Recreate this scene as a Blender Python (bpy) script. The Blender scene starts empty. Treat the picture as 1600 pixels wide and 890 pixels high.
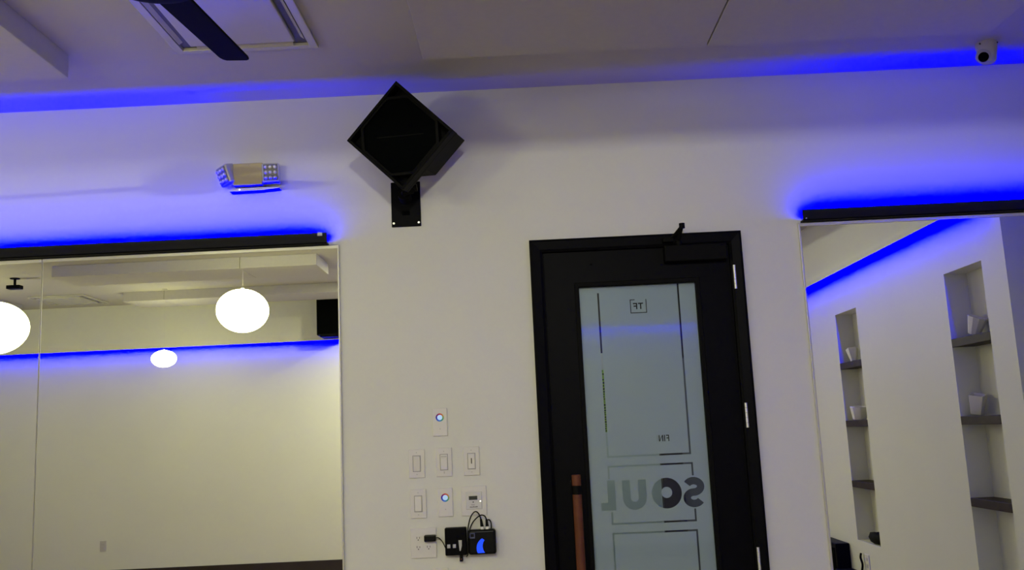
import bpy, bmesh, math, random
from mathutils import Matrix, Vector
random.seed(4)
PI = math.pi
C = bpy.context.scene.collection
CZ = 1.5                                    # camera height above the floor

# ---------------------------------------------------------------- camera
r = Vector((0.99886862, 0.01213058, -0.04598181))
u = Vector((0.04731616, -0.15672979, 0.98650745))
f = Vector((-0.00476019, 0.98756702, 0.15712644))
cam = bpy.data.cameras.new('camera'); co = bpy.data.objects.new('camera', cam); C.objects.link(co)
cam.sensor_width = 36; cam.lens = 1452.3335 / 1600 * 36; cam.clip_start = 0.02
co.matrix_world = Matrix(((r.x, u.x, -f.x, 0), (r.y, u.y, -f.y, 0), (r.z, u.z, -f.z, CZ), (0, 0, 0, 1)))
bpy.context.scene.camera = co

# ---------------------------------------------------------------- world, exposure, lamp strengths
w = bpy.data.worlds.new('World'); bpy.context.scene.world = w; w.use_nodes = True
w.node_tree.nodes['Background'].inputs[0].default_value = (0.8, 0.85, 1, 1)
w.node_tree.nodes['Background'].inputs[1].default_value = 0.02
vs = bpy.context.scene.view_settings
vs.view_transform = 'Standard'; vs.look = 'None'; vs.exposure = 0; vs.gamma = 1; vs.use_curve_mapping = False
GLOBE = 25.0            # emission of the warm globes
FLUSH = 22.0           # slim lamp added on the back wall for the shadow edge, watts
DOWN = 45.0             # unseen fill lights added in the ceiling, watts
BLUE = (-0.058, -0.050, 1.0)     # deep blue LED, outside the sRGB gamut: red and green go below zero
BAR_W = 15.0            # watts per metre, LED strip in the bars over the mirrors
LEDGE_W = 7.0          # watts per metre, LED strip under the ledges
HALL_W = 12.6

def area(name, loc, sx, sy, watts, col, rot=(0, 0, 0), spread=PI):
    l = bpy.data.lights.new(name, 'AREA'); l.shape = 'RECTANGLE'; l.size = sx; l.size_y = sy
    l.energy = watts; l.spread = spread
    if min(col) >= 0: l.color = col
    else:
        l.use_nodes = True; n = l.node_tree; em = n.nodes['Emission']; c = n.nodes.new('ShaderNodeCombineXYZ')
        for i in range(3): c.inputs[i].default_value = col[i]
        n.links.new(c.outputs[0], em.inputs[0])
    o = bpy.data.objects.new(name, l); C.objects.link(o); o.location = loc; o.rotation_euler = rot
    return o
BAR_Y = 4.465
area('led_strip_light', (-3.92, BAR_Y, CZ + .972), 5.98, .006, BAR_W * .92 * 5.98, BLUE, (PI, 0, 0))
area('led_strip_light', (2.085, BAR_Y, CZ + .972), 1.32, .006, BAR_W * .85 * 1.32, BLUE, (PI, 0, 0))
area('led_strip_light', (-2.3, -2.035, CZ + 1.232), 9.9, .02, LEDGE_W * 9.9, BLUE)
area('led_strip_light', (2.690, .9, CZ + 1.232), .02, 5.8, 1.6 * LEDGE_W * 5.8, BLUE)
area('hallway_lamp_light', (.3, 5.5, 2.9), 1.2, .5, HALL_W, (.85, .97, 1))

# ---------------------------------------------------------------- materials
def mat(name, col, rough=.5, metal=0., emit=None, es=0., noise=0., nscale=8., bump=0., bscale=60., coat=0., spec=.5):
    m = bpy.data.materials.new(name); m.use_nodes = True; n = m.node_tree; p = n.nodes['Principled BSDF']
    p.inputs['Base Color'].default_value = (*col, 1); p.inputs['Roughness'].default_value = rough
    p.inputs['Metallic'].default_value = metal; p.inputs['Coat Weight'].default_value = coat
    p.inputs['Specular IOR Level'].default_value = spec
    if emit: p.inputs['Emission Color'].default_value = (*emit, 1); p.inputs['Emission Strength'].default_value = es
    tc = n.nodes.new('ShaderNodeTexCoord')
    if noise:
        t = n.nodes.new('ShaderNodeTexNoise'); t.inputs['Scale'].default_value = nscale; t.inputs['Detail'].default_value = 4
        n.links.new(tc.outputs['Object'], t.inputs['Vector'])
        rp = n.nodes.new('ShaderNodeValToRGB')
        a, b = rp.color_ramp.elements; a.position = .3; b.position = .7
        a.color = (*[c * (1 - noise) for c in col], 1); b.color = (*[min(1, c * (1 + noise)) for c in col], 1)
        n.links.new(t.outputs['Fac'], rp.inputs[0]); n.links.new(rp.outputs[0], p.inputs['Base Color'])
    if bump:
        t = n.nodes.new('ShaderNodeTexNoise'); t.inputs['Scale'].default_value = bscale
        n.links.new(tc.outputs['Object'], t.inputs['Vector'])
        bp = n.nodes.new('ShaderNodeBump'); bp.inputs['Strength'].default_value = bump; bp.inputs['Distance'].default_value = .002
        n.links.new(t.outputs['Fac'], bp.inputs['Height']); n.links.new(bp.outputs[0], p.inputs['Normal'])
    return m
paint = mat('wall_paint', (.70, .70, .635), .55, noise=.015, nscale=2, bump=.12, bscale=120)
ceil_m = mat('ceiling_paint', (.52, .50, .48), .8, noise=.02, nscale=2, bump=.1, bscale=90)
slab_m = mat('acoustic_panel_fabric', (.52, .50, .48), .9, noise=.02, nscale=30)
floor_m = mat('floor_wood', (.25, .17, .11), .4, noise=.25, nscale=5)
base_m = mat('baseboard_dark', (.022, .015, .014), .4, noise=.1)
black = mat('black_paint', (.003, .003, .0045), .45, noise=.15, nscale=20, spec=.05)
black2 = mat('black_matte', (.0045, .0045, .005), .6, noise=.1, nscale=40, spec=.06)
deep = mat('deep_black_grille', (.0015, .002, .0025), .8, noise=.2, nscale=150, spec=.02)
gloss_black = mat('gloss_black_plastic', (.005, .005, .006), .3, noise=.1, spec=.12)
bar_m = mat('bar_black_anodised', (.008, .008, .013), .5, noise=.1, spec=.1)
chrome = mat('brushed_steel', (.75, .75, .75), .3, 1., noise=.05, nscale=60)
hinge_m = mat('hinge_steel', (.8, .8, .82), .45, .6, noise=.04)
trim_w = mat('trim_silver_white', (.62, .61, .56), .3, .35, noise=.04)
plate_m = mat('white_plastic', (.71, .69, .66), .35, noise=.01)
frame_g = mat('switch_gap_grey', (.30, .29, .28), .5, noise=.02)
plate_d = mat('grey_plastic', (.50, .48, .46), .4, noise=.01)
slot_m = mat('outlet_slots', (.03, .03, .03), .6, noise=.1)
tan = mat('tan_plastic', (.47, .40, .27), .5, noise=.03)
clear_p = mat('lamp_head_plastic', (.55, .55, .58), .15, .1, noise=.05, coat=.5)
bulb_m = mat('lamp_lens', (.85, .85, .9), .08, .5, noise=.05)
white_m = mat('white_ceramic', (.78, .76, .74), .4, noise=.02)
shelf_m = mat('dark_walnut', (.030, .019, .018), .55, noise=.3, nscale=14, spec=.15)
wood_h = mat('copper_brown_wood', (.13, .042, .02), .45, noise=.2, nscale=12, spec=.2)
globe_m = mat('opal_glass_lit', (.9, .88, .8), .2, emit=(1, .975, .48), es=GLOBE, noise=.01)
globe_dim = mat('opal_glass_dimmer', (.9, .88, .8), .2, emit=(1, .975, .48), es=GLOBE * .33, noise=.01)
blue_led = mat('blue_indicator', (.01, .03, .6), .3, emit=(.0, .06, 1), es=1.1, noise=.01)
lcd = mat('dark_lcd', (.03, .035, .03), .15, noise=.1)
teal_wall = mat('hallway_paint', (.52, .58, .57), .7, noise=.03)
green_m = mat('yellow_green_sign', (.45, .75, .08), .5, noise=.1)
silver_lab = mat('silver_label', (.45, .45, .47), .4, .2, noise=.1)

def nodemat(name, fn):
    m = bpy.data.materials.new(name); m.use_nodes = True; n = m.node_tree; n.nodes.clear(); fn(n); return m
def _mirror(n):
    g = n.nodes.new('ShaderNodeBsdfGlossy'); g.inputs['Roughness'].default_value = 0
    t = n.nodes.new('ShaderNodeTexNoise'); t.inputs['Scale'].default_value = .8
    rp = n.nodes.new('ShaderNodeValToRGB'); a, b = rp.color_ramp.elements
    a.color = (.94, .955, .89, 1); b.color = (.935, .95, .89, 1)
    n.links.new(t.outputs['Fac'], rp.inputs[0]); n.links.new(rp.outputs[0], g.inputs['Color'])
    o = n.nodes.new('ShaderNodeOutputMaterial'); n.links.new(g.outputs[0], o.inputs[0])
mirror_m = nodemat('mirror_silver', _mirror)
def _pane(n):
    g = n.nodes.new('ShaderNodeBsdfGlossy'); g.inputs['Roughness'].default_value = .05
    t = n.nodes.new('ShaderNodeBsdfTransparent'); t.inputs['Color'].default_value = (.93, .97, .96, 1)
    fr = n.nodes.new('ShaderNodeFresnel'); fr.inputs['IOR'].default_value = 1.5
    mx = n.nodes.new('ShaderNodeMixShader'); o = n.nodes.new('ShaderNodeOutputMaterial')
    n.links.new(fr.outputs[0], mx.inputs[0]); n.links.new(t.outputs[0], mx.inputs[1]); n.links.new(g.outputs[0], mx.inputs[2])
    n.links.new(mx.outputs[0], o.inputs[0])
pane_m = nodemat('door_glass', _pane)
def _film(n):
    d = n.nodes.new('ShaderNodeBsdfDiffuse'); t = n.nodes.new('ShaderNodeBsdfTranslucent')
    ns = n.nodes.new('ShaderNodeTexNoise'); ns.inputs['Scale'].default_value = 300
    rp = n.nodes.new('ShaderNodeValToRGB'); a, b = rp.color_ramp.elements
    a.color = (.68, .71, .80, 1); b.color = (.72, .75, .84, 1)
    n.links.new(ns.outputs['Fac'], rp.inputs[0]); n.links.new(rp.outputs[0], d.inputs['Color'])
    t.inputs['Color'].default_value = (.55, .62, .62, 1)
    mx = n.nodes.new('ShaderNodeMixShader'); mx.inputs[0].default_value = .4; o = n.nodes.new('ShaderNodeOutputMaterial')
    n.links.new(d.outputs[0], mx.inputs[1]); n.links.new(t.outputs[0], mx.inputs[2]); n.links.new(mx.outputs[0], o.inputs[0])
film_m = nodemat('frosted_film', _film)
def _ring(n):
    tc = n.nodes.new('ShaderNodeTexCoord'); sp = n.nodes.new('ShaderNodeSeparateXYZ'); n.links.new(tc.outputs['Object'], sp.inputs[0])
    at = n.nodes.new('ShaderNodeMath'); at.operation = 'ARCTAN2'; n.links.new(sp.outputs['Z'], at.inputs[0]); n.links.new(sp.outputs['X'], at.inputs[1])
    mr = n.nodes.new('ShaderNodeMapRange'); mr.inputs[1].default_value = -PI; mr.inputs[2].default_value = PI
    n.links.new(at.outputs[0], mr.inputs[0])
    rp = n.nodes.new('ShaderNodeValToRGB'); cr = rp.color_ramp
    cr.elements[0].position = 0; cr.elements[0].color = (.05, .04, .5, 1); cr.elements[1].position = 1; cr.elements[1].color = (.05, .04, .5, 1)
    for p_, c_ in ((.2, (.1, .25, .8)), (.38, (.1, .45, .25)), (.5, (.3, .5, .12)), (.6, (.75, .35, .1)), (.75, (.75, .06, .08)), (.88, (.25, .04, .2))):
        e = cr.elements.new(p_); e.color = (*c_, 1)
    em = n.nodes.new('ShaderNodeEmission'); em.inputs[1].default_value = .5; o = n.nodes.new('ShaderNodeOutputMaterial')
    n.links.new(mr.outputs[0], rp.inputs[0]); n.links.new(rp.outputs[0], em.inputs[0]); n.links.new(em.outputs[0], o.inputs[0])
ring_m = nodemat('colour_wheel_light', _ring)
centre_m = mat('pale_blue_light', (.4, .6, .9), .3, emit=(.45, .66, 1), es=.42, noise=.01)
led_m = mat('white_pilot_light', (.9, .9, .9), .3, emit=(1, 1, 1), es=1.5, noise=.01)

# ---------------------------------------------------------------- mesh helpers
class MB:
    def __init__(s): s.bm = bmesh.new()
    def box(s, x0, x1, y0, y1, z0, z1, M=None):
        vv = [s.bm.verts.new(Vector(p) if M is None else M @ Vector(p)) for p in
              ((x0, y0, z0), (x1, y0, z0), (x1, y1, z0), (x0, y1, z0), (x0, y0, z1), (x1, y0, z1), (x1, y1, z1), (x0, y1, z1))]
        for q in ((3, 2, 1, 0), (4, 5, 6, 7), (0, 1, 5, 4), (1, 2, 6, 5), (2, 3, 7, 6), (3, 0, 4, 7)): s.bm.faces.new([vv[i] for i in q])
        return s
    def cyl(s, p0, p1, r0, r1=None, n=24):
        r1 = r0 if r1 is None else r1; p0, p1 = Vector(p0), Vector(p1); d = (p1 - p0).normalized()
        a = d.orthogonal().normalized(); b = d.cross(a); R = []
        for p, rr in ((p0, r0), (p1, r1)): R.append([s.bm.verts.new(p + (a * math.cos(t) + b * math.sin(t)) * rr) for t in [2 * PI * i / n for i in range(n)]])
        for i in range(n): s.bm.faces.new((R[0][i], R[0][(i + 1) % n], R[1][(i + 1) % n], R[1][i]))
        s.bm.faces.new(R[0][::-1]); s.bm.faces.new(R[1]); return s
    def lathe(s, prof, c, M=None, n=40, sx=1, sy=1):          # prof: (radius, z) bottom to top
        R = []
        for rr, z in prof:
            row = []
            for i in range(n):
                p = Vector((rr * math.cos(2 * PI * i / n) * sx, rr * math.sin(2 * PI * i / n) * sy, z))
                if M is not None: p = M @ p
                row.append(s.bm.verts.new(p + Vector(c)))
            R.append(row)
        for j in range(len(R) - 1):
            for i in range(n): s.bm.faces.new((R[j][i], R[j][(i + 1) % n], R[j + 1][(i + 1) % n], R[j + 1][i]))
        s.bm.faces.new(R[0][::-1]); s.bm.faces.new(R[-1]); return s
    def prism(s, pts, y0, y1, M=None):                        # polygon in x,z extruded along y
        A = [Vector((x, y0, z)) for x, z in pts]; B = [Vector((x, y1, z)) for x, z in pts]
        if M is not None: A = [M @ p for p in A]; B = [M @ p for p in B]
        A = [s.bm.verts.new(p) for p in A]; B = [s.bm.verts.new(p) for p in B]; n = len(pts)
        s.bm.faces.new(A); s.bm.faces.new(B[::-1])
        for i in range(n): s.bm.faces.new((A[i], B[i], B[(i + 1) % n], A[(i + 1) % n]))
        return s
    def ring(s, outer, inner, y0, y1, M=None):                # frame between two loops in x,z
        n = len(outer); L = []
        for loop, y in ((outer, y0), (inner, y0), (inner, y1), (outer, y1)):
            row = [Vector((x, y, z)) for x, z in loop]
            if M is not None: row = [M @ p for p in row]
            L.append([s.bm.verts.new(p) for p in row])
        for k in range(4):
            a, b = L[k], L[(k + 1) % 4]
            for i in range(n): s.bm.faces.new((a[i], a[(i + 1) % n], b[(i + 1) % n], b[i]))
        return s
    def tube(s, pts, rad, n=10, res=8):
        P = [Vector(p) for p in pts]; Q = []
        for i in range(len(P) - 1):
            p0 = P[max(i - 1, 0)]; p1 = P[i]; p2 = P[i + 1]; p3 = P[min(i + 2, len(P) - 1)]
            for k in range(res):
                t = k / res; Q.append(.5 * ((2 * p1) + (p2 - p0) * t + (2 * p0 - 5 * p1 + 4 * p2 - p3) * t * t + (3 * p1 - p0 - 3 * p2 + p3) * t ** 3))
        Q.append(P[-1]); R = []; a = None
        for i, q in enumerate(Q):
            d = (Q[min(i + 1, len(Q) - 1)] - Q[max(i - 1, 0)]).normalized()
            a = d.orthogonal().normalized() if a is None else (a - d * a.dot(d)).normalized()
            b = d.cross(a); R.append([s.bm.verts.new(q + (a * math.cos(2 * PI * j / n) + b * math.sin(2 * PI * j / n)) * rad) for j in range(n)])
        for k in range(len(R) - 1):
            for j in range(n): s.bm.faces.new((R[k][j], R[k][(j + 1) % n], R[k + 1][(j + 1) % n], R[k + 1][j]))
        s.bm.faces.new(R[0][::-1]); s.bm.faces.new(R[-1]); return s
    def build(s, name, m, parent=None, bevel=0, smooth=False, origin=None, seg=2):
        bmesh.ops.recalc_face_normals(s.bm, faces=s.bm.faces)
        if parent is not None: o0 = ORG[parent.name]
        elif origin is not None: o0 = Vector(origin)
        else:
            vs_ = [v.co for v in s.bm.verts]
            o0 = Vector([(min(v[i] for v in vs_) + max(v[i] for v in vs_)) / 2 for i in range(3)]); o0.z = min(v.z for v in vs_)
        for v in s.bm.verts: v.co -= o0
        me = bpy.data.meshes.new(name); s.bm.to_mesh(me); s.bm.free(); me.materials.append(m)
        o = bpy.data.objects.new(name, me); C.objects.link(o)
        if smooth:
            for p in me.polygons: p.use_smooth = True
            md = None
        if parent is not None: o.parent = parent
        else: o.location = o0
        ORG[o.name] = o0
        if bevel:
            b = o.modifiers.new('bevel', 'BEVEL'); b.width = bevel; b.segments = seg; b.limit_method = 'ANGLE'; b.angle_limit = math.radians(40)
        return o
ORG = {}
def tag(o, label, cat, group=None):
    o['label'] = label; o['category'] = cat
    if group: o['group'] = group
    return o
def thing(name, loc, label, cat, group=None):
    o = bpy.data.objects.new(name, None); C.objects.link(o); o.location = loc; o.empty_display_size = .05
    ORG[o.name] = Vector(loc); return tag(o, label, cat, group)
def struct(o, label, cat): o['kind'] = 'structure'; o['label'] = label; o['category'] = cat; return o
def copy_tree(o, loc, label, parent=None):
    c = o.copy(); C.objects.link(c)
    if parent is None: c.location = loc; c['label'] = label
    else: c.parent = parent
    for ch in [x for x in bpy.data.objects if x.parent == o]: copy_tree(ch, None, None, c)
    return c
H = lambda h: CZ + h
def smooth_by(o, ang=40):
    me = o.data
    for p in me.polygons: p.use_smooth = True
    b = bmesh.new(); b.from_mesh(me)
    for e in b.edges:
        if len(e.link_faces) == 2 and e.calc_face_angle(0) > math.radians(ang): e.smooth = False
    b.to_mesh(me); b.free(); return o

# ================================================================ SETTING
CE = H(1.725); WT = .14
b = MB(); b.box(-7.6, .125, 4.5, 4.5 + WT, 0, CE).box(1.07, 3.6, 4.5, 4.5 + WT, 0, CE).box(.125, 1.07, 4.5, 4.5 + WT, H(.89), CE)
struct(b.build('wall_front', paint), 'pale painted wall carrying the mirrors and the black door', 'wall')
b = MB(); b.box(-7.6, 2.9, -2.22, -2.08, 0, H(1.24)).box(-7.6, 2.9, -2.22, -2.02, H(1.24), CE).box(-7.6, 2.66, -2.012, -2.0, H(1.19), CE)
struct(b.build('wall_back', paint), 'pale wall with protruding upper band seen in the left mirror', 'wall')
struct(MB().box(-7.75, -7.6, -2.22, 4.64, 0, CE).build('wall_left', paint), 'pale wall at the far left of the room', 'wall')
# right wall with two shelf niches, stops short of the front wall
XR = 2.72; ND = .145; NZ0, NZ1 = H(-1.0), H(.87)
n1 = (3.115, 3.605); n2 = (1.03, 1.53)
b = MB()
for y0, y1 in ((-2.08, n2[0]), (n2[1], n1[0]), (n1[1], 3.87)): b.box(XR, 3.0, y0, y1, 0, H(1.24))
for a_ in (n1, n2): b.box(XR, 3.0, a_[0], a_[1], 0, NZ0).box(XR, 3.0, a_[0], a_[1], NZ1, H(1.24)).box(XR + ND, 3.0, a_[0], a_[1], NZ0, NZ1)
b.box(2.672, 3.0, -2.08, 3.87, H(1.24), CE).box(2.660, 2.672, -2.0, 3.87, H(1.195), CE)
b.box(3.0, 3.6, 3.73, 3.87, 0, CE)
struct(b.build('wall_right', paint), 'pale side wall with two tall recessed shelf niches seen in right mirror', 'wall')
struct(MB().box(3.6, 3.75, 3.73, 4.64, 0, CE).build('wall_alcove', paint), 'pale end wall of the alcove beside the right mirror', 'wall')
struct(MB().box(-7.75, 3.75, -2.25, 4.66, CE, CE + .12).build('ceiling', ceil_m), 'flat grey ceiling', 'ceiling')
struct(MB().box(-7.75, 3.75, -2.25, 4.66, -.12, 0).build('floor', floor_m), 'brown wood floor', 'floor')
struct(MB().box(-7.6, XR, -2.08, -2.06, 0, H(-1.345)).build('baseboard_back', base_m, bevel=.004), 'dark baseboard along the back wall seen in left mirror', 'baseboard')
struct(MB().box(-7.6, .06, 4.48, 4.5, 0, .15).box(1.13, 3.6, 4.48, 4.5, 0, .15).build('baseboard_front', base_m, bevel=.004), 'dark baseboard below the mirrors', 'baseboard')
# hallway behind the door
struct(MB().box(-1.5, 2.6, 6.5, 6.6, 0, 3.0).box(-1.6, -1.5, 4.64, 6.6, 0, 3.0).box(2.6, 2.7, 4.64, 6.6, 0, 3.0).build('wall_hallway', teal_wall), 'grey green hallway walls behind the glass door', 'wall')
struct(MB().box(-1.6, 2.7, 4.66, 6.6, 3.0, 3.1).build('ceiling_hallway', ceil_m), 'hallway ceiling behind the door', 'ceiling')
struct(MB().box(-1.6, 2.7, 4.66, 6.6, -.12, 0).build('floor_hallway', floor_m), 'hallway floor behind the door', 'floor')
struct(MB().box(-1.5, 2.6, 6.44, 6.5, H(.46), 3.0).build('trim_1', black2), 'black upper band of the hallway wall', 'trim')
dg = mat('charcoal_panel', (.12, .125, .14), .5, noise=.1)
hd = struct(MB().box(.925, 1.07, 6.42, 6.5, 0, H(.46)).build('trim_2', black, bevel=.004), 'black upright post seen through the door glass', 'trim')
struct(MB().box(1.07, 2.3, 6.45, 6.5, 0, H(.46)).build('trim_3', dg), 'charcoal hallway wall panel seen through the door glass', 'trim')

# ================================================================ CEILING PANELS
gp = 'acoustic panels under the ceiling'
def slab(x0, x1, y0, y1, label): return tag(MB().box(x0, x1, y0, y1, H(1.62), CE).build('ceiling_panel', slab_m, bevel=.003), label, 'ceiling panel', gp)
slab(-.36, .872, 1.39, 3.84, 'large flat ceiling panel in front of the door, left of the joint line')
slab(.878, 2.11, 1.39, 3.84, 'large flat ceiling panel right of the joint line, nearest the dome camera')
slab(-.36, .872, -1.05, 1.385, 'ceiling panel overhead out of the photo, left one of the rear pair')  # unseen rear pair, back edge set to shape the front wall shadow
slab(.878, 2.11, -1.05, 1.385, 'ceiling panel overhead out of the photo, right one of the rear pair')
slab(-4.34, -1.915, 2.62, 3.85, 'ceiling panel with visible side edge at the top left corner')
slab(-2.55, -1.84, 0.0, .54, 'short end piece of upper ceiling strip in left mirror, with slanted end')
slab(-4.3, -2.554, 0.0, .54, 'long piece of upper ceiling strip at the top of the left mirror')
slab(-3.88, -1.2, -1.6, -1.09, 'long ceiling strip behind the large globe lamp in left mirror')
slab(-4.33, -3.884, -1.6, -1.09, 'short left end of the lower ceiling strip in left mirror')
slab(-7.0, -5.73, -1.62, -.4, 'ceiling panel above the cut-off globe lamp at far left of mirror')

# ================================================================ MIRRORS
def mirror(x0, x1, label, name='wall_mirror'):
    z0, z1 = H(-1.2), H(.944); t = thing(name, ((x0 + x1) / 2, 4.49, z0), label, 'mirror', 'frameless wall mirrors')
    MB().box(x0 + .0016, x1 - .0016, 4.492, 4.498, z0, z1).build('mirror_glass', mirror_m, t)
    for xe in (x0 + .0003, x1 - .0016): MB().box(xe, xe + .0013, 4.491, 4.4985, z0, z1).build('polished_edge', trim_w, t)
    MB().box(x0, x1, 4.486, 4.491, z1 - .006, z1 + .012).box(x0, x1, 4.486, 4.4995, z1 + .008, z1 + .012).build('top_channel', trim_w, t, bevel=.001)
    MB().box(x0, x1, 4.486, 4.491, z0 - .01, z0 + .008).box(x0, x1, 4.486, 4.4995, z0 - .012, z0 - .008).build('bottom_channel', trim_w, t, bevel=.001)
    return t
mirror(-2.333, -.873, 'large wall mirror left of the speaker, reflecting the large globe lamp')
mirror(-3.83, -2.337, 'wall mirror at the left edge, reflecting the cut-off globe lamp')
mirror(1.408, 2.9, 'wall mirror right of the door, reflecting the shelf niches')
tag(MB().box(-.873, -.866, 4.484, 4.4995, H(-1.2), H(.956)).build('mirror_edge_trim', trim_w, bevel=.0015), 'thin pale vertical trim on the right edge of the left mirror', 'trim')
tag(MB().box(1.398, 1.406, 4.484, 4.4995, H(-1.2), H(.956)).build('mirror_edge_trim', trim_w, bevel=.0015), 'thin pale vertical trim on the left edge of the right mirror', 'trim')

# ---------------------------------------------------------------- LED bars
def led_bar(x0, x1, label):
    z0, z1 = H(.958), H(1.012); t = thing('led_light_bar', ((x0 + x1) / 2, 4.48, z0), label, 'light bar', 'black LED bars above the mirrors')
    MB().box(x0, x1, 4.446, 4.4985, z0, z0 + .006).box(x0, x1, 4.446, LIPY, z0, z1).build('channel', bar_m, t, bevel=.0015)
    MB().box(x0, x1, BAR_Y - .006, BAR_Y + .006, z0 + .006, z0 + .009).build('led_strip', plate_d, t)
    return t
LIPY = 4.4557
lb = led_bar(-6.9, -.917, 'long black light bar glowing blue upwards above the left mirror')
MB().box(-.962, -.938, 4.442, 4.457, H(.995), H(1.014)).build('clip', silver_lab, lb, bevel=.001)
rb = led_bar(1.414, 2.76, 'black light bar glowing blue upwards above the right mirror')
MB().cyl((1.428, 4.443, H(.968)), (1.428, 4.447, H(.968)), .0035, n=12).build('screw', chrome, rb)

# ================================================================ DOOR
d = bpy.data.objects.new('door_1', None); C.objects.link(d); d.location = (.59, 4.5, 0); ORG['door_1'] = Vector((.59, 4.5, 0))
struct(d, 'black framed glass door with frosted film and mirrored lettering', 'door')
FX0, FX1, FZ = .072, 1.112, H(.93)
def loop(x0, x1, z1, z0=0): return [(x0, z0), (x0, z1), (x1, z1), (x1, z0)]
b = MB()
prof = [(0, 4.5), (0, 4.478), (.012, 4.470), (.05, 4.476), (.062, 4.483), (.062, 4.52), (.075, 4.52), (.075, 4.64)]
rows = []
for off, y in prof:
    rows.append([b.bm.verts.new((x, y, z)) for x, z in loop(FX0 + off, FX1 - off, FZ - off)])
for k in range(len(rows) - 1):
    for i in range(3): b.bm.faces.new((rows[k][i], rows[k][i + 1], rows[k + 1][i + 1], rows[k + 1][i]))
b.build('door_frame', black, d)
GX0, GX1, GZ1, GZ0 = .305, .876, H(.69), .3
LX0, LX1, LZ1 = .138, 1.054, H(.868)
leaf = MB().ring(loop(LX0, LX1, LZ1, .008), loop(GX0, GX1, GZ1, GZ0), 4.506, 4.551).build('door_leaf', black, d, bevel=.0015)
MB().ring(loop(GX0 - .022, GX1 + .022, GZ1 + .022, GZ0 - .022), loop(GX0, GX1, GZ1, GZ0), 4.499, 4.520).build('glazing_bead', black2, leaf, bevel=.004)
MB().ring(loop(GX0 - .022, GX1 + .022, GZ1 + .022, GZ0 - .022), loop(GX0, GX1, GZ1, GZ0), 4.54, 4.557).build('glazing_bead', black2, leaf, bevel=.004)
MB().box(GX0, GX1, 4.525, 4.530, GZ0, GZ1).build('glass_pane', pane_m, leaf)

# film with cut-out lines and letters -------------------------------------------
def arc(cx, cy, rr, a0, a1, n=14, sx=1): return [(cx + rr * sx * math.cos(math.radians(a0 + (a1 - a0) * i / n)), cy + rr * math.sin(math.radians(a0 + (a1 - a0) * i / n))) for i in range(n + 1)]
def stroke(path, t):
    L, R_ = [], []
    for i, p in enumerate(path):
        a = path[max(i - 1, 0)]; c = path[min(i + 1, len(path) - 1)]; dx, dy = c[0] - a[0], c[1] - a[1]; l = math.hypot(dx, dy)
        L.append((p[0] - dy / l * t / 2, p[1] + dx / l * t / 2)); R_.append((p[0] + dy / l * t / 2, p[1] - dx / l * t / 2))
    return L + R_[::-1]
lw = .0085
def upoly(x0, x1, ztop, zl, zr, inv=False):   # bracket line: top at ztop, legs down to zl / zr ; inv flips
    s = -1 if inv else 1
    return [(x0 - lw / 2, zl), (x0 - lw / 2, ztop + s * lw / 2), (x1 + lw / 2, ztop + s * lw / 2), (x1 + lw / 2, zr), (x1 - lw / 2, zr), (x1 - lw / 2, ztop - s * lw / 2), (x0 + lw / 2, ztop - s * lw / 2), (x0 + lw / 2, zl)]
holes = [upoly(.399, .793, -.134, .66, .6895, True), upoly(.398, .798, -.180, -.238, -.238), upoly(.402, .797, -.447, -.392, -.392, True), upoly(.402, .798, -.492, -1.1, -1.1)]
# emblem box, open at the top
tl = .004
holes.append([(.553, .552), (.553, .621), (.577, .621), (.577, .617), (.557, .617), (.557, .556), (.630, .556), (.630, .620), (.634, .620), (.634, .552)])
def glyph(ch, x0, x1, z0, z1, t):             # mirrored, left to right as seen from the room
    m = lambda pts: [(x0 + x1 - x, z) for x, z in pts]
    zm = (z0 + z1) / 2
    if ch == 'F': return m([(x0, z0), (x0, z1), (x1, z1), (x1, z1 - t), (x0 + t, z1 - t), (x0 + t, zm + t / 2), (x1 - t * .4, zm + t / 2), (x1 - t * .4, zm - t / 2), (x0 + t, zm - t / 2), (x0 + t, z0)])
    if ch == 'T': c = (x0 + x1) / 2; return [(x0, z1), (x1, z1), (x1, z1 - t), (c + t / 2, z1 - t), (c + t / 2, z0), (c - t / 2, z0), (c - t / 2, z1 - t), (x0, z1 - t)]
    if ch == 'I': return [(x0, z0), (x0, z1), (x1, z1), (x1, z0)]
    if ch == 'N': return m([(x0, z0), (x0, z1), (x0 + t, z1), (x1 - t, z0 + t * 1.3), (x1 - t, z1), (x1, z1), (x1, z0), (x1 - t, z0), (x0 + t, z1 - t * 1.3), (x0 + t, z0)])
    if ch == 'L': return m([(x0, z0), (x0, z1), (x0 + t, z1), (x0 + t, z0 + t), (x1, z0 + t), (x1, z0)])
    if ch == 'U':
        ro = (x1 - x0) / 2; cx = (x0 + x1) / 2; cz = z0 + ro
        return [(x0, z1)] + arc(cx, cz, ro, 180, 360) + [(x1, z1), (x1 - t, z1)] + arc(cx, cz, ro - t, 360, 180) + [(x0 + t, z1)]
    if ch == 'S':
        hh = (z1 - z0 - t) / 4; cx = (x0 + x1) / 2; sx = ((x1 - x0 - t) / 2) / hh
        return m(stroke(arc(cx, zm + hh, hh, 28, 262, 22, sx) + arc(cx, zm - hh, hh, 82, -152, 22, sx), t * .92))
holes += [glyph('F', .567, .588, .5715, .603, .0062), glyph('T', .592, .617, .5715, .603, .0062)]
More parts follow.
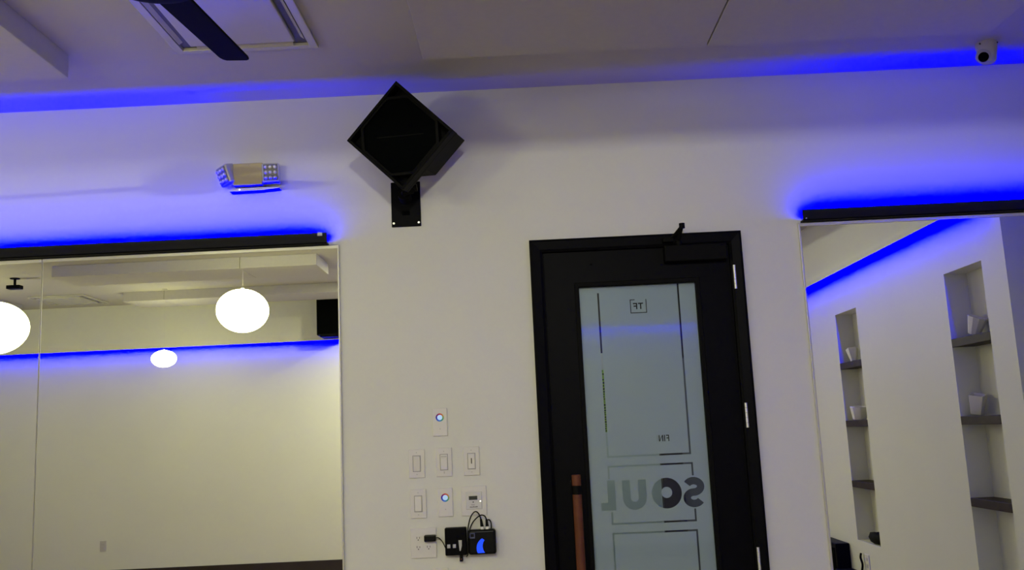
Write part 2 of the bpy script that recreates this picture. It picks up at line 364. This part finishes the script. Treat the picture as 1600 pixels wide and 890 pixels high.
# reads FINI from behind
holes += [glyph('F', .683, .698, -.072, -.042, .0045), glyph('I', .674, .6785, -.072, -.042, .0045), glyph('N', .648, .6695, -.072, -.042, .0048), glyph('I', .639, .6435, -.072, -.042, .0045)]
holes += [glyph('S', .744, .850, -.388, -.244, .038), arc(.668, -.315, .0715, 0, 360, 40)[:-1], arc(.668, -.312, .026, 0, 360, 24)[:-1],
          glyph('U', .458, .572, -.386, -.246, .038), glyph('L', .353, .424, -.384, -.244, .037)]
cu = bpy.data.curves.new('film_outline', 'CURVE'); cu.dimensions = '2D'; cu.fill_mode = 'BOTH'; cu.extrude = .0003
for pts in [[(GX0, GZ0 - CZ), (GX0, GZ1 - CZ), (GX1, GZ1 - CZ), (GX1, GZ0 - CZ)]] + holes:
    sp = cu.splines.new('POLY'); sp.points.add(len(pts) - 1); sp.use_cyclic_u = True
    for q, (x, z) in zip(sp.points, pts): q.co = (x, z, 0, 1)
tmp = bpy.data.objects.new('tmp', cu); C.objects.link(tmp); bpy.context.view_layer.update()
me = bpy.data.meshes.new_from_object(tmp.evaluated_get(bpy.context.evaluated_depsgraph_get())); bpy.data.objects.remove(tmp)
me.transform(Matrix(((1, 0, 0, 0), (0, 0, 1, 4.5325), (0, 1, 0, CZ), (0, 0, 0, 1)))); me.transform(Matrix.Translation(-ORG['door_1']))
me.materials.clear(); me.materials.append(film_m); me.name = 'frosted_film'
fo = bpy.data.objects.new('frosted_film', me); C.objects.link(fo); fo.parent = leaf
fo['label'] = 'frosted grey film with clear lines and mirrored SOUL lettering'
# hinges, pull, closer
for hz in (.70, .033, -.634, -1.3):
    b = MB()
    for k in range(5): b.cyl((1.064, 4.474, H(hz) - .058 + k * .0235), (1.064, 4.474, H(hz) - .058 + k * .0235 + .0225), .0068, n=16)
    smooth_by(b.build('hinge', hinge_m, leaf))
pl = MB().cyl((.236, 4.43, .55), (.236, 4.43, H(-.295)), .0215, n=28).cyl((.236, 4.43, H(-.255)), (.236, 4.43, H(-.205)), .0215, n=28).build('pull_handle', wood_h, leaf, bevel=.002); smooth_by(pl)
smooth_by(MB().cyl((.236, 4.43, H(-.295)), (.236, 4.43, H(-.255)), .0195, n=28).cyl((.236, 4.435, H(-.275)), (.236, 4.507, H(-.275)), .009, n=16).cyl((.236, 4.435, .62), (.236, 4.507, .62), .009, n=16).build('handle_mount', black2, pl))
dc = MB().box(.728, 1.03, 4.445, 4.506, H(.787), H(.866)).build('door_closer', black2, leaf, bevel=.004)
b = MB().cyl((.80, 4.46, H(.862)), (.80, 4.46, H(.886)), .016, n=18)
b.tube([(.80, 4.455, H(.885)), (.806, 4.42, H(.925)), (.812, 4.40, H(.952))], .0095, n=10)
b.cyl((.812, 4.40, H(.938)), (.812, 4.40, H(.962)), .014, n=16)
b.tube([(.812, 4.40, H(.95)), (.78, 4.44, H(.915)), (.752, 4.465, H(.893))], .0075, n=10)
smooth_by(b.build('closer_arm', black2, dc))
MB().box(.722, .775, 4.440, 4.476, H(.882), H(.902)).build('closer_shoe', black2, dc, bevel=.003)
MB().cyl((.372, 4.5055, H(.80)), (.372, 4.507, H(.80)), .006, n=12).build('plug_cap', deep, leaf)

# hallway sign seen through the clear line
t = thing('hallway_sign', (.49, 5.6, H(-.02)), 'yellow green and white hanging sign seen through the clear line in door', 'sign')
MB().box(.40, .53, 5.6, 5.604, H(-.02), H(.35)).build('green_panel', green_m, t)
MB().box(.40, .53, 5.6, 5.604, H(.35), H(.45)).build('white_panel', white_m, t)
b = MB(); random.seed(3); z = H(-.015)
while z < H(.34):
    s_ = random.uniform(.006, .016); x = random.uniform(.475, .49)
    b.box(x, x + random.uniform(.008, .02), 5.598, 5.6, z, z + s_ * .55); z += s_ + .004
b.build('sign_marks', black2, t)
MB().box(.463, .467, 5.6, 5.604, H(.45), 3.0).build('hanging_wire', chrome, t)

# ================================================================ SPEAKER
M = Matrix.Translation((-.505, 4.1, H(1.372))) @ Matrix.Rotation(math.radians(-9), 4, 'Z') @ Matrix.Rotation(math.radians(7), 4, 'X') @ Matrix.Rotation(math.radians(45), 4, 'Y')
t = thing('wall_speaker', (-.53, 4.5, H(1.03)), 'black diamond-turned square speaker on wall bracket between left mirror and door', 'speaker')
S = .179
def sq(s_): return [(-s_, -s_), (-s_, s_), (s_, s_), (s_, -s_)]
cab = MB().ring(sq(S), sq(S - .014), 0, .07, M)
cab.prism(sq(S), .07, .095, M)
# rear tapers and its lowest corner is cut for the bracket
k_ = S - .002
cab.prism([(-k_, -k_), (-k_, k_), (k_, k_), (k_, -k_ + .135), (k_ - .135, -k_)], .095, .27, M)
cab = cab.build('cabinet', black2, t, bevel=.003)
oc = lambda s_, c_: [(-s_, -s_ + c_), (-s_, s_ - c_), (-s_ + c_, s_), (s_ - c_, s_), (s_, s_ - c_), (s_, -s_ + c_), (s_ - c_, -s_), (-s_ + c_, -s_)]
MB().ring(oc(S - .013, .072), oc(S - .024, .070), .004, .06, M).build('baffle_rim', black2, cab, bevel=.002)
MB().prism(oc(S - .024, .070), .016, .06, M).build('grille', deep, cab)
MB().box(-.002, .002, -.11, .11, -.0012, .0012, M @ Matrix.Translation((0, .014, 0)) @ Matrix.Rotation(math.radians(45), 4, 'Y') @ Matrix.Rotation(math.radians(90), 4, 'X')).build('grille_seam', black2, cab)
# bracket
b = MB().box(-.603, -.457, 4.492, 4.4995, H(1.032), H(1.26)).build('bracket_plate', black, t, bevel=.003)
for sx in (-.592, -.468): MB().cyl((sx, 4.488, H(1.050)), (sx, 4.493, H(1.050)), .0055, n=14).build('screw', chrome, b)
MB().box(-.548, -.512, 4.486, 4.493, H(1.09), H(1.11)).build('slot_cover', deep, b)
a = MB().cyl((-.53, 4.493, H(1.175)), (-.53, 4.43, H(1.185)), .032, n=24).tube([(-.53, 4.44, H(1.185)), (-.51, 4.38, H(1.2)), (-.49, 4.31, H(1.27))], .017, n=14).cyl((-.482, 4.40, H(1.2)), (-.535, 4.40, H(1.19)), .026, n=20)
smooth_by(a.build('swivel_arm', black2, t))
smooth_by(MB().cyl((-.478, 4.40, H(1.201)), (-.462, 4.40, H(1.203)), .018, n=20).build('locking_knob', gloss_black, t))

# ================================================================ EMERGENCY LIGHT
t = thing('emergency_light', (-1.3, 4.5, H(1.24)), 'tan twin head emergency light glowing blue underneath, on wall above left mirror', 'emergency light')
MB().box(-1.372, -1.226, 4.425, 4.4995, H(1.262), H(1.376)).build('housing', tan, t, bevel=.005)
MB().prism([(-1.395, H(1.240)), (-1.40, H(1.247)), (-1.36, H(1.256)), (-1.23, H(1.257)), (-1.15, H(1.254)), (-1.15, H(1.248)), (-1.24, H(1.241))], 4.45, 4.4995).build('base_skirt', plate_m, t, bevel=.002)
MB().cyl((-1.345, 4.446, H(1.249)), (-1.345, 4.452, H(1.249)), .0035, n=10).build('test_button', led_m, t)
dg_ = mat('reflector_dark', (.18, .18, .20), .3, .4, noise=.1)
def head(cx, cz, Mr):
    Mh = Matrix.Translation((cx, 4.43, cz)) @ Mr
    hd_ = MB().box(-.042, .042, -.006, .05, -.05, .05, Mh).build('lamp_head', clear_p, t, bevel=.01, seg=3)
    MB().box(-.034, .034, -.009, -.005, -.042, .042, Mh).build('lens_plate', dg_, hd_, bevel=.002)
    for i in range(3):
        for j in range(3):
            c = Mh @ Vector((-.022 + .022 * i, -.010, -.027 + .027 * j))
            bb = MB(); bmesh.ops.create_icosphere(bb.bm, subdivisions=2, radius=.0095, matrix=Matrix.Translation(c)); bb.build('led_lens', bulb_m, hd_, smooth=True)
head(-1.186, H(1.322), Matrix.Rotation(math.radians(-2), 4, 'Y') @ Matrix.Rotation(math.radians(8), 4, 'Z'))
head(-1.418, H(1.318), Matrix.Rotation(math.radians(-12), 4, 'Y') @ Matrix.Rotation(math.radians(-38), 4, 'Z') @ Matrix.Rotation(math.radians(8), 4, 'X'))
MB().cyl((-1.40, 4.47, H(1.33)), (-1.365, 4.47, H(1.33)), .016, n=16).build('swivel', plate_d, t)

# ================================================================ DOME CAMERA
t = thing('security_camera', (2.285, 4.215, H(1.725)), 'small white turret security camera with black lens at top right of ceiling', 'security camera')
Md = Matrix.Rotation(0, 4, 'X')
smooth_by(MB().lathe([(.028, -.098), (.037, -.085), (.044, -.045), (.048, -.012), (.048, 0)], (2.285, 4.215, CE), n=36).build('housing', plate_d, t))
dirv = Vector((-.45, -.75, -.42)).normalized(); c0 = Vector((2.262, 4.205, CE - .068))
bb = MB(); bmesh.ops.create_uvsphere(bb.bm, u_segments=28, v_segments=16, radius=.036, matrix=Matrix.Translation(c0)); bb.build('ball', plate_d, t, smooth=True)
smooth_by(MB().cyl(c0 + dirv * .022, c0 + dirv * .037, .0235, .0225, n=32).build('lens', deep, t))
for sx, sy in ((-.04, -.025), (.035, -.032)): MB().cyl((2.285 + sx, 4.215 + sy, CE - .012), (2.285 + sx * 1.1, 4.215 + sy * 1.1, CE - .011), .004, n=10).build('screw', slot_m, t)

# ================================================================ CEILING FAN
FC = Vector((-1.058, 2.60, H(1.40)))
fan_m = mat('fan_black', (.0016, .0016, .0018), .6, noise=.1, spec=.03)
t = thing('ceiling_fan', (FC.x, FC.y, CE), 'black three blade ceiling fan cut off by the top of the photo', 'ceiling fan')
smooth_by(MB().lathe([(.05, -.03), (.11, -.026), (.158, -.008), (.161, .012), (.13, .05), (.06, .09), (.02, .10)], FC, n=48).build('motor_housing', fan_m, t))
smooth_by(MB().cyl((FC.x, FC.y, FC.z + .09), (FC.x, FC.y, CE - .04), .012, n=16).build('down_rod', fan_m, t))
smooth_by(MB().lathe([(.025, -.06), (.06, -.03), (.065, 0)], (FC.x, FC.y, CE), n=32).build('ceiling_canopy', fan_m, t))
for k in range(3):
    A = Matrix.Translation(FC) @ Matrix.Rotation(math.radians(-6 + 120 * k), 4, 'Z') @ Matrix.Rotation(math.radians(7), 4, 'Y')
    pts = [(-.062, .10), (-.058, .622), (-.052, .640), (-.040, .650), (.040, .642), (.052, .633), (.056, .615), (.062, .10)]
    b = MB(); v0 = [b.bm.verts.new(A @ Vector((x, y, 0))) for x, y in pts]; v1 = [b.bm.verts.new(A @ Vector((x, y, .008))) for x, y in pts]
    b.bm.faces.new(v0[::-1]); b.bm.faces.new(v1)
    for i in range(len(pts)): b.bm.faces.new((v0[i], v0[(i + 1) % len(pts)], v1[(i + 1) % len(pts)], v1[i]))
    b.build('blade', fan_m, t, bevel=.002)

# ================================================================ CEILING CASSETTE VENTS
slotm = mat('vent_slot', (.10, .095, .08), .5, noise=.1)
glossy_w = mat('vent_plastic', (.50, .48, .48), .22, noise=.02)
def loopz(c, s_): return [(c[0] - s_, c[1] - s_), (c[0] - s_, c[1] + s_), (c[0] + s_, c[1] + s_), (c[0] + s_, c[1] - s_)]
def hring(b, c, so, si, z0, z1):
    o_, i_ = loopz(c, so), loopz(c, si); L = [[b.bm.verts.new((x, y, z)) for x, y in lp] for lp, z in ((o_, z0), (i_, z0), (i_, z1), (o_, z1))]
    for k in range(4):
        for i in range(4): b.bm.faces.new((L[k][i], L[k][(i + 1) % 4], L[(k + 1) % 4][(i + 1) % 4], L[(k + 1) % 4][i]))
def vent(cx, cy, label):
    t = thing('ceiling_vent', (cx, cy, CE), label, 'ceiling vent', 'square ceiling air vents'); c = (cx, cy)
    b = MB(); hring(b, c, .31, .275, CE - .016, CE); b.build('outer_frame', glossy_w, t, bevel=.002)
    MB().box(cx - .275, cx + .275, cy - .275, cy + .275, CE - .003, CE).build('slot_recess', slotm, t)
    fr = MB().box(cx - .225, cx + .225, cy - .225, cy + .225, CE - .020, CE - .003).build('centre_panel', glossy_w, t, bevel=.004)
    for k in range(4):
        A = Matrix.Translation((cx, cy, CE - .010)) @ Matrix.Rotation(PI / 2 * k, 4, 'Z')
        MB().box(-.21, .21, -.010, .010, -.001, .001, A @ Matrix.Translation((0, .262, .001)) @ Matrix.Rotation(math.radians(-35), 4, 'X')).build('louvre', glossy_w, t)
    return t
vent(-1.13, 3.555, 'square white ceiling air vent directly above the fan blade')
vent(-5.07, -1.38, 'square ceiling air vent seen at the upper left of the left mirror')

# ceiling bracket seen in mirror
t = thing('ceiling_sensor', (-4.92, .03, CE), 'small black device hanging from ceiling, seen at far left of mirror', 'device')
smooth_by(MB().cyl((-4.92, .03, CE - .008), (-4.92, .03, CE), .045, n=24).build('mount_plate', black, t))
MB().cyl((-4.92, .03, CE - .075), (-4.92, .03, CE - .008), .012, n=14).build('stem', black, t)
MB().box(-4.985, -4.855, -.01, .07, CE - .108, CE - .072).build('body', black, t, bevel=.004)

# ================================================================ GLOBE LAMPS
def globe(x, y, h, rw, rh, label, tilt=0, gm=None):
    t = thing('globe_lamp', (x, y, H(h) - rh), label, 'lamp', 'glowing oval globe lamps')
    n = 20; prof = [(max(.004, rw * math.sin(PI * i / n)), -rh * math.cos(PI * i / n) * (1 if i < n / 2 else .96)) for i in range(n + 1)]
    MB().lathe(prof, (x, y, H(h)), Matrix.Rotation(math.radians(tilt), 4, 'Y'), n=48).build('glass_globe', gm or globe_m, t, smooth=True)
    smooth_by(MB().cyl((x, y, H(h) + rh * .95), (x, y, H(h) + rh + .004), .012, n=16).build('cap', ceil_m, t))
    MB().cyl((x, y, H(h) + rh + .01), (x, y, CE - .01), .0005, n=8).build('cord', ceil_m, t)
    smooth_by(MB().lathe([(.02, -.012), (.026, -.008), (.028, 0)], (x, y, CE), n=24).build('ceiling_rose', ceil_m, t))
    return t
globe(-2.178, 1.7, 1.058, .203, .176, 'large round white glowing globe lamp in the middle of left mirror', 4)
globe(-3.42, 3.0, .833, .215, .176, 'glowing globe lamp cut off by the left edge of the mirror', -3, globe_dim)
globe(-3.837, -1.0, .966, .13, .093, 'small distant oval glowing lamp in front of the blue line in left mirror')
def fill_downlight(x, y, label):  # unseen ceiling lights added to brighten the lower walls
    t = thing('added_ceiling_fill', (x, y, CE), label, 'fill_downlight', 'added fill lights behind the camera')
    smooth_by(MB().lathe([(.085, -.012), (.10, -.008), (.10, 0)], (x, y, CE), n=36).build('trim_ring', white_m, t))
    o = area('fill_disk_light', (x, y, CE - .014), .15, .15, DOWN, (1, .975, .60)); o.data.shape = 'DISK'
fill_downlight(-1.2, -.45, 'added unseen downlight behind the camera, nearer one')
fill_downlight(-1.0, -1.3, 'added unseen downlight behind the camera, nearer the back wall')
globe(-5.9, .3, .9, .203, .176, 'unseen fill globe lamp added at the far left of the room')  # added out of view to even out the room light
t = thing('added_wall_lamp', (.25, -2.0, H(1.635)), 'slim unseen lamp added high on the back wall for the shadow edge', 'lamp')  # unseen lamp added to throw the panel shadow edge on the front wall
MB().box(.08, .42, -1.999, -1.87, H(1.645), H(1.675)).build('housing', white_m, t, bevel=.002)
area('added_wall_lamp_light', (.25, -1.862, H(1.650)), .32, .014, FLUSH, (1, .98, .76), (math.radians(88), 0, 0), math.radians(110))

# ================================================================ SWITCHES AND OUTLETS
def plate(cx, ch, w_, h_, name, label, cat, group=None):
    t = thing(name, (cx, 4.5, H(ch) - h_ / 2), label, cat, group)
    MB().box(cx - w_ / 2, cx + w_ / 2, 4.4932, 4.4998, H(ch) - h_ / 2, H(ch) + h_ / 2).build('cover_plate', plate_m, t, bevel=.002)
    return t
def screws(t, cx, ch, dz):
    for s_ in (-1, 1): MB().cyl((cx, 4.4925, H(ch) + s_ * dz), (cx, 4.494, H(ch) + s_ * dz), .0028, n=10).build('screw', plate_d, t)
def rocker(cx, ch, label, tilt=3, grey=False, kind='rocker'):
    t = plate(cx, ch, .076, .134, 'light_switch', label, 'light switch')
    screws(t, cx, ch, .051)
    MB().ring([(cx - .019, H(ch) - .038), (cx - .019, H(ch) + .038), (cx + .019, H(ch) + .038), (cx + .019, H(ch) - .038)],
              [(cx - .0165, H(ch) - .0355), (cx - .0165, H(ch) + .0355), (cx + .0165, H(ch) + .0355), (cx + .0165, H(ch) - .0355)], 4.4915, 4.494).build('switch_frame', frame_g, t)
    Mr = Matrix.Translation((cx, 4.4925, H(ch))) @ Matrix.Rotation(math.radians(tilt), 4, 'X')
    if kind == 'rocker':
        MB().box(-.0155, .0155, -.003, .004, -.034, .034, Mr).build('rocker', plate_m, t, bevel=.001)
    elif kind == 'dimmer':
        MB().box(-.0155, .0155, -.002, .004, -.034, .020, Mr).build('paddle', plate_m, t, bevel=.001)
        MB().box(-.013, .013, -.004, .0, .024, .029, Mr).build('slider', plate_d, t)
        MB().cyl((cx, 4.488, H(ch) - .046), (cx, 4.494, H(ch) - .046), .003, n=10).build('indicator', plate_d, t)
    else:
        MB().box(-.0155, .0155, -.003, .004, -.034, .034, Mr).build('paddle', plate_m, t, bevel=.001)
        MB().box(-.0022, .0022, -.0035, .002, -.012, .014, Mr).build('slot', slot_m, t)
    return t
rocker(-.514, -.122, 'white rocker switch at left end of the upper switch row', 5, True)
rocker(-.384, -.121, 'white dimmer paddle switch in the middle of the upper switch row', -2, kind='dimmer')
rocker(-.253, -.122, 'white switch with small dark slot at right end of the upper row', -2, kind='fan')
rocker(-.512, -.309, 'white rocker switch at left end of the lower row, above outlets', -4)
def keypad(cx, ch, label):
    t = plate(cx, ch, .070, .132, 'light_controller', label, 'light controller')
    n = 36; o_ = [(cx + .0195 * math.cos(2 * PI * i / n), H(ch) + .022 + .0195 * math.sin(2 * PI * i / n)) for i in range(n)]
    i_ = [(cx + .0125 * math.cos(2 * PI * i / n), H(ch) + .022 + .0125 * math.sin(2 * PI * i / n)) for i in range(n)]
    bb = MB().ring(o_, i_, 4.4925, 4.494)
    rg = bb.build('colour_ring', ring_m, t)
    off = Vector((cx, 4.493, H(ch) + .022)) - ORG[t.name]
    for v in rg.data.vertices: v.co -= off
    rg.location = off
    MB().cyl((cx, 4.492, H(ch) + .022), (cx, 4.494, H(ch) + .022), .0122, n=28).build('centre_button', centre_m, t)
    MB().cyl((cx, 4.4928, H(ch) - .032), (cx, 4.494, H(ch) - .032), .003, n=10).build('small_button', plate_d, t)
keypad(-.397, .068, 'white colour wheel light controller, single one above the switch rows')
keypad(-.384, -.308, 'white colour wheel light controller between rocker switch and timer')
t = plate(-.249, -.307, .12, .136, 'wall_timer', 'white wide wall timer with small dark display above the black boxes', 'timer')
MB().box(-.287, -.211, 4.4895, 4.494, H(-.345), H(-.265)).build('face', mat('timer_face', (.64, .63, .62), .4, noise=.01), t, bevel=.003)
MB().box(-.272, -.232, 4.4885, 4.490, H(-.302), H(-.284)).build('display', lcd, t)
MB().cyl((-.252, 4.488, H(-.312)), (-.252, 4.490, H(-.312)), .003, n=10).build('button', slot_m, t)
MB().cyl((-.218, 4.488, H(-.309)), (-.218, 4.490, H(-.309)), .003, n=10).build('pilot_light', led_m, t)
b = MB(); random.seed(9)
for k in range(7): b.box(-.268 + k * .0052, -.2645 + k * .0052, 4.4886, 4.4896, H(-.337), H(-.337) + random.uniform(.003, .006))
b.box(-.262, -.245, 4.4886, 4.4896, H(-.326), H(-.3245)); b.build('fine_print', slot_m, t)
def outlet_face(t, cx, cz):
    b = MB(); n = 24; pts = [(cx + .0165 * math.cos(2 * PI * i / n), cz + max(-.0125, min(.0125, .0165 * math.sin(2 * PI * i / n)))) for i in range(n)]
    f_ = b.prism(pts, 4.4915, 4.494).build('socket', plate_m, t)
    MB().box(cx - .0075, cx - .0052, 4.491, 4.492, cz - .001, cz + .008).box(cx + .0052, cx + .0075, 4.491, 4.492, cz - .001, cz + .007).cyl((cx, 4.491, cz - .0065), (cx, 4.492, cz - .0065), .0027, n=10).build('slots', slot_m, f_)
t = plate(-.493, -.489, .122, .138, 'outlet_plate', 'white double width outlet plate with four sockets, left of black boxes', 'outlet')
for sx in (-.024, .024):
    for sz in (-.021, .021): outlet_face(t, -.493 + sx, H(-.489 + sz))
t = plate(-.419, -.671, .076, .13, 'outlet_plate', 'white wall plate cut off by the bottom edge of the photo', 'wall plate')
outlet_face(t, -.419, H(-.65)); outlet_face(t, -.419, H(-.692))
# back wall outlet, seen in left mirror
def plate_back(x, z, label):
    t = thing('outlet_plate', (x, -2.08, z - .057), label, 'outlet')
    MB().box(x - .036, x + .036, -2.08, -2.073, z - .06, z + .06).build('cover_plate', plate_d, t, bevel=.002)
    MB().box(x - .016, x + .016, -2.074, -2.07, z + .006, z + .034).box(x - .016, x + .016, -2.074, -2.07, z - .034, z - .006).build('socket', plate_d, t, bevel=.001)
plate_back(-4.93, H(-1.075), 'small white outlet low on the back wall, seen in left mirror')

# ---------------------------------------------------------------- black boxes, plug, cables
t = thing('control_box', (-.339, 4.5, H(-.548)), 'black rectangular control box with grey labels beside the outlet plate', 'control box')
MB().box(-.389, -.288, 4.455, 4.4995, H(-.548), H(-.423)).build('case', black, t, bevel=.005, seg=3)
for x0 in (-.379, -.353): MB().box(x0, x0 + .015, 4.4535, 4.4555, H(-.514), H(-.497)).build('button', silver_lab, t, bevel=.001)
MB().prism([(-.326, H(-.480)), (-.310, H(-.480)), (-.311, H(-.505)), (-.317, H(-.528)), (-.322, H(-.528))], 4.4535, 4.4555).build('label_strip', silver_lab, t)
t = thing('wifi_box', (-.215, 4.5, H(-.55)), 'black rounded box with glowing blue crescent, right of the control box', 'electronic box')
MB().box(-.281, -.151, 4.448, 4.4995, H(-.549), H(-.436)).build('case', gloss_black, t, bevel=.012, seg=4)
MB().ring([(-.272, H(-.474)), (-.272, H(-.450)), (-.248, H(-.450)), (-.248, H(-.474))], [(-.268, H(-.468)), (-.268, H(-.453)), (-.252, H(-.453)), (-.252, H(-.468))], 4.446, 4.4485).build('printed_square', mat('faint_blue_print', (.08, .09, .2), .4, noise=.1), t)
cr_o = arc(-.192, H(-.520), .050, 118, 205, 16); cr_i = arc(-.168, H(-.512), .046, 218, 142, 16)
cr = [(x, max(z, H(-.5465))) for x, z in cr_o] + [(x, max(z, H(-.5465))) for x, z in cr_i]
MB().prism(cr, 4.4462, 4.4485).build('blue_crescent', blue_led, t)
for px in (-.214, -.190):
    MB().box(px - .007, px + .007, 4.462, 4.478, H(-.438), H(-.424)).build('connector', chrome, t, bevel=.001)
def cable(pts, rad, name, label): return tag(smooth_by(MB().tube(pts, rad, n=10).build(name, gloss_black)), label, 'cable')
t = thing('power_cable', (-.214, 4.47, H(-.424)), 'taller black cable loop over the black boxes, plugged into box with crescent', 'cable')
smooth_by(MB().cyl((-.214, 4.47, H(-.426)), (-.218, 4.468, H(-.39)), .008, .005, n=14).build('plug', gloss_black, t))
smooth_by(MB().tube([(-.218, 4.468, H(-.391)), (-.228, 4.455, H(-.362)), (-.245, 4.45, H(-.354)), (-.266, 4.45, H(-.38)), (-.279, 4.449, H(-.43)), (-.281, 4.444, H(-.48)), (-.283, 4.449, H(-.54)), (-.292, 4.47, H(-.556))], .003).build('wire', gloss_black, t))
t = thing('power_cable', (-.190, 4.47, H(-.424)), 'lower black cable loop on the right, plugged into box with crescent', 'cable')
smooth_by(MB().cyl((-.190, 4.47, H(-.426)), (-.192, 4.468, H(-.392)), .008, .005, n=14).build('plug', gloss_black, t))
smooth_by(MB().tube([(-.192, 4.468, H(-.393)), (-.200, 4.46, H(-.376)), (-.22, 4.453, H(-.372)), (-.25, 4.446, H(-.395)), (-.270, 4.446, H(-.430)), (-.277, 4.442, H(-.47))], .003).build('wire', gloss_black, t))
cable([(-.172, 4.482, H(-.437)), (-.172, 4.482, H(-.41)), (-.180, 4.482, H(-.396)), (-.192, 4.484, H(-.398))], .003, 'short_cable', 'short black cable hooked behind the top right of crescent box')
t = thing('plug_adapter', (-.456, 4.49, H(-.485)), 'black plug adapter in the upper right socket with thin cord', 'plug')
MB().box(-.487, -.432, 4.462, 4.4915, H(-.482), H(-.452)).build('body', gloss_black, t, bevel=.005, seg=3)
smooth_by(MB().tube([(-.434, 4.475, H(-.466)), (-.418, 4.475, H(-.468)), (-.402, 4.48, H(-.487)), (-.390, 4.485, H(-.515))], .0022).build('cord', gloss_black, t))
t = thing('dangling_connector', (-.315, 4.47, H(-.578)), 'small black connector hanging below the control box', 'connector')
MB().box(-.324, -.308, 4.462, 4.478, H(-.578), H(-.5485)).build('shell', gloss_black, t, bevel=.003)
MB().cyl((-.316, 4.461, H(-.566)), (-.316, 4.4625, H(-.566)), .003, n=10).build('brass_tip', wood_h, t)

# ================================================================ NICHE SHELVES AND OBJECTS
gs = 'dark shelves in the wall niches'
names = {'n': ('niche nearest the corner', n1), 'f': ('narrow-looking niche at the mirror edge', n2)}
for key, (nm, (y0, y1)) in names.items():
    for hz, wd in ((.455, 'top'), (-.025, 'middle'), (-.52, 'lowest')):
        tag(MB().box(XR - .002, XR + ND, y0 + .001, y1 - .001, H(hz) - .052, H(hz)).build('niche_shelf', shelf_m, bevel=.002), 'dark walnut shelf, %s one in the %s' % (wd, nm), 'shelf', gs)
def vase(x, y, z, r0, r1, hh, tx, ty, label, n=6):
    t = Matrix.Rotation(math.radians(tx), 4, 'X') @ Matrix.Rotation(math.radians(ty), 4, 'Y')
    b = MB(); b.lathe([(r0, 0), (r0 * 1.05, hh * .1), (r1, hh), (r1 * .86, hh), (r0 * .8, hh * .15)], (x, y, 0), t, n=n)
    lo = min(v.co.z for v in b.bm.verts)
    for v in b.bm.verts: v.co.z += z - lo
    return tag(b.build('white_cup', white_m, bevel=.003), label, 'cup', 'white faceted cups in the wall niches')
vase(2.79, 3.27, H(.455), .035, .06, .11, -20, 10, 'rounded white cup on top shelf of the niche nearest the corner', 10)
vase(2.79, 3.09 + .1, H(-.025), .042, .058, .12, -16, 0, 'tilted tapered white cup on middle shelf of the niche nearest the corner', 4)
vase(2.79, 1.18, H(.455), .03, .055, .11, 14, 0, 'white cup on top shelf of the niche at the mirror edge', 5)
vase(2.78, 1.2, H(-.025), .055, .075, .105, -6, 0, 'wide white cup on middle shelf of the niche at the mirror edge', 7)
# black folded item on the sill of the far niche
b = MB(); prof = [(.02, 0), (.055, .012), (.064, .04), (.052, .075), (.02, .09)]
b.lathe(prof, (2.762, 1.36, NZ0 + .0005), None, n=14, sx=.62, sy=2.3)
for v in b.bm.verts: v.co.x += .006 * math.sin(v.co.y * 60); v.co.z += .006 * max(0, math.sin(v.co.y * 41 + v.co.x * 30)) * (1 if v.co.z > NZ0 + .03 else 0)
tag(smooth_by(b.build('black_bag', black2), 50), 'small black bag lying on the bottom sill of niche at mirror edge', 'bag')
# black cabinet and case by the right wall, outlet and cord
t = thing('speaker_cabinet', (2.66, .45, 0), 'dark blue-black upright cabinet at lower left corner of the right mirror', 'cabinet')
MB().box(2.60, XR - .002, .1, .82, 0, H(-1.05)).build('case', black, t, bevel=.01, seg=3)
MB().box(2.596, 2.601, .14, .78, .05, H(-1.09)).build('grille', deep, t)
tag(MB().box(2.56, XR - .002, .85, 1.22, 0, H(-1.25)).build('floor_case', black2, bevel=.012, seg=3), 'low black case on the floor beside the upright cabinet, right mirror', 'case')
t = thing('outlet_plate', (XR, 1.215, H(-1.22)), 'outlet on the side wall below the niche, seen in right mirror', 'outlet')
MB().box(XR - .007, XR, 1.17, 1.26, H(-1.225), H(-1.095)).build('cover_plate', plate_m, t, bevel=.002)
for z in (H(-1.135), H(-1.185)): MB().box(XR - .009, XR - .006, 1.197, 1.233, z - .013, z + .013).build('socket', plate_d, t, bevel=.001)
tag(smooth_by(MB().tube([(2.70, 1.13, H(-1.095)), (2.695, 1.125, H(-1.13)), (2.70, 1.14, H(-1.18)), (2.695, 1.13, H(-1.235))], .009).build('hanging_strap', black2)), 'black strap hanging beside the outlet under the niche, right mirror', 'strap')

# ================================================================ SPEAKER ON THE BACK LEDGE (seen in mirror)
t = thing('back_speaker', (-2.19, -1.9, H(1.2)), 'black box speaker high on the back wall at right edge of left mirror', 'speaker')
c = MB().box(-2.34, -2.04, -1.97, -1.72, H(1.222), H(1.645)).build('cabinet', black2, t, bevel=.006)
MB().box(-2.325, -2.055, -1.722, -1.712, H(1.237), H(1.63)).build('grille', deep, t, bevel=.002)
MB().box(-2.31, -2.10, -1.999, -1.76, H(1.205), H(1.219)).build('mount_bracket', black, t)
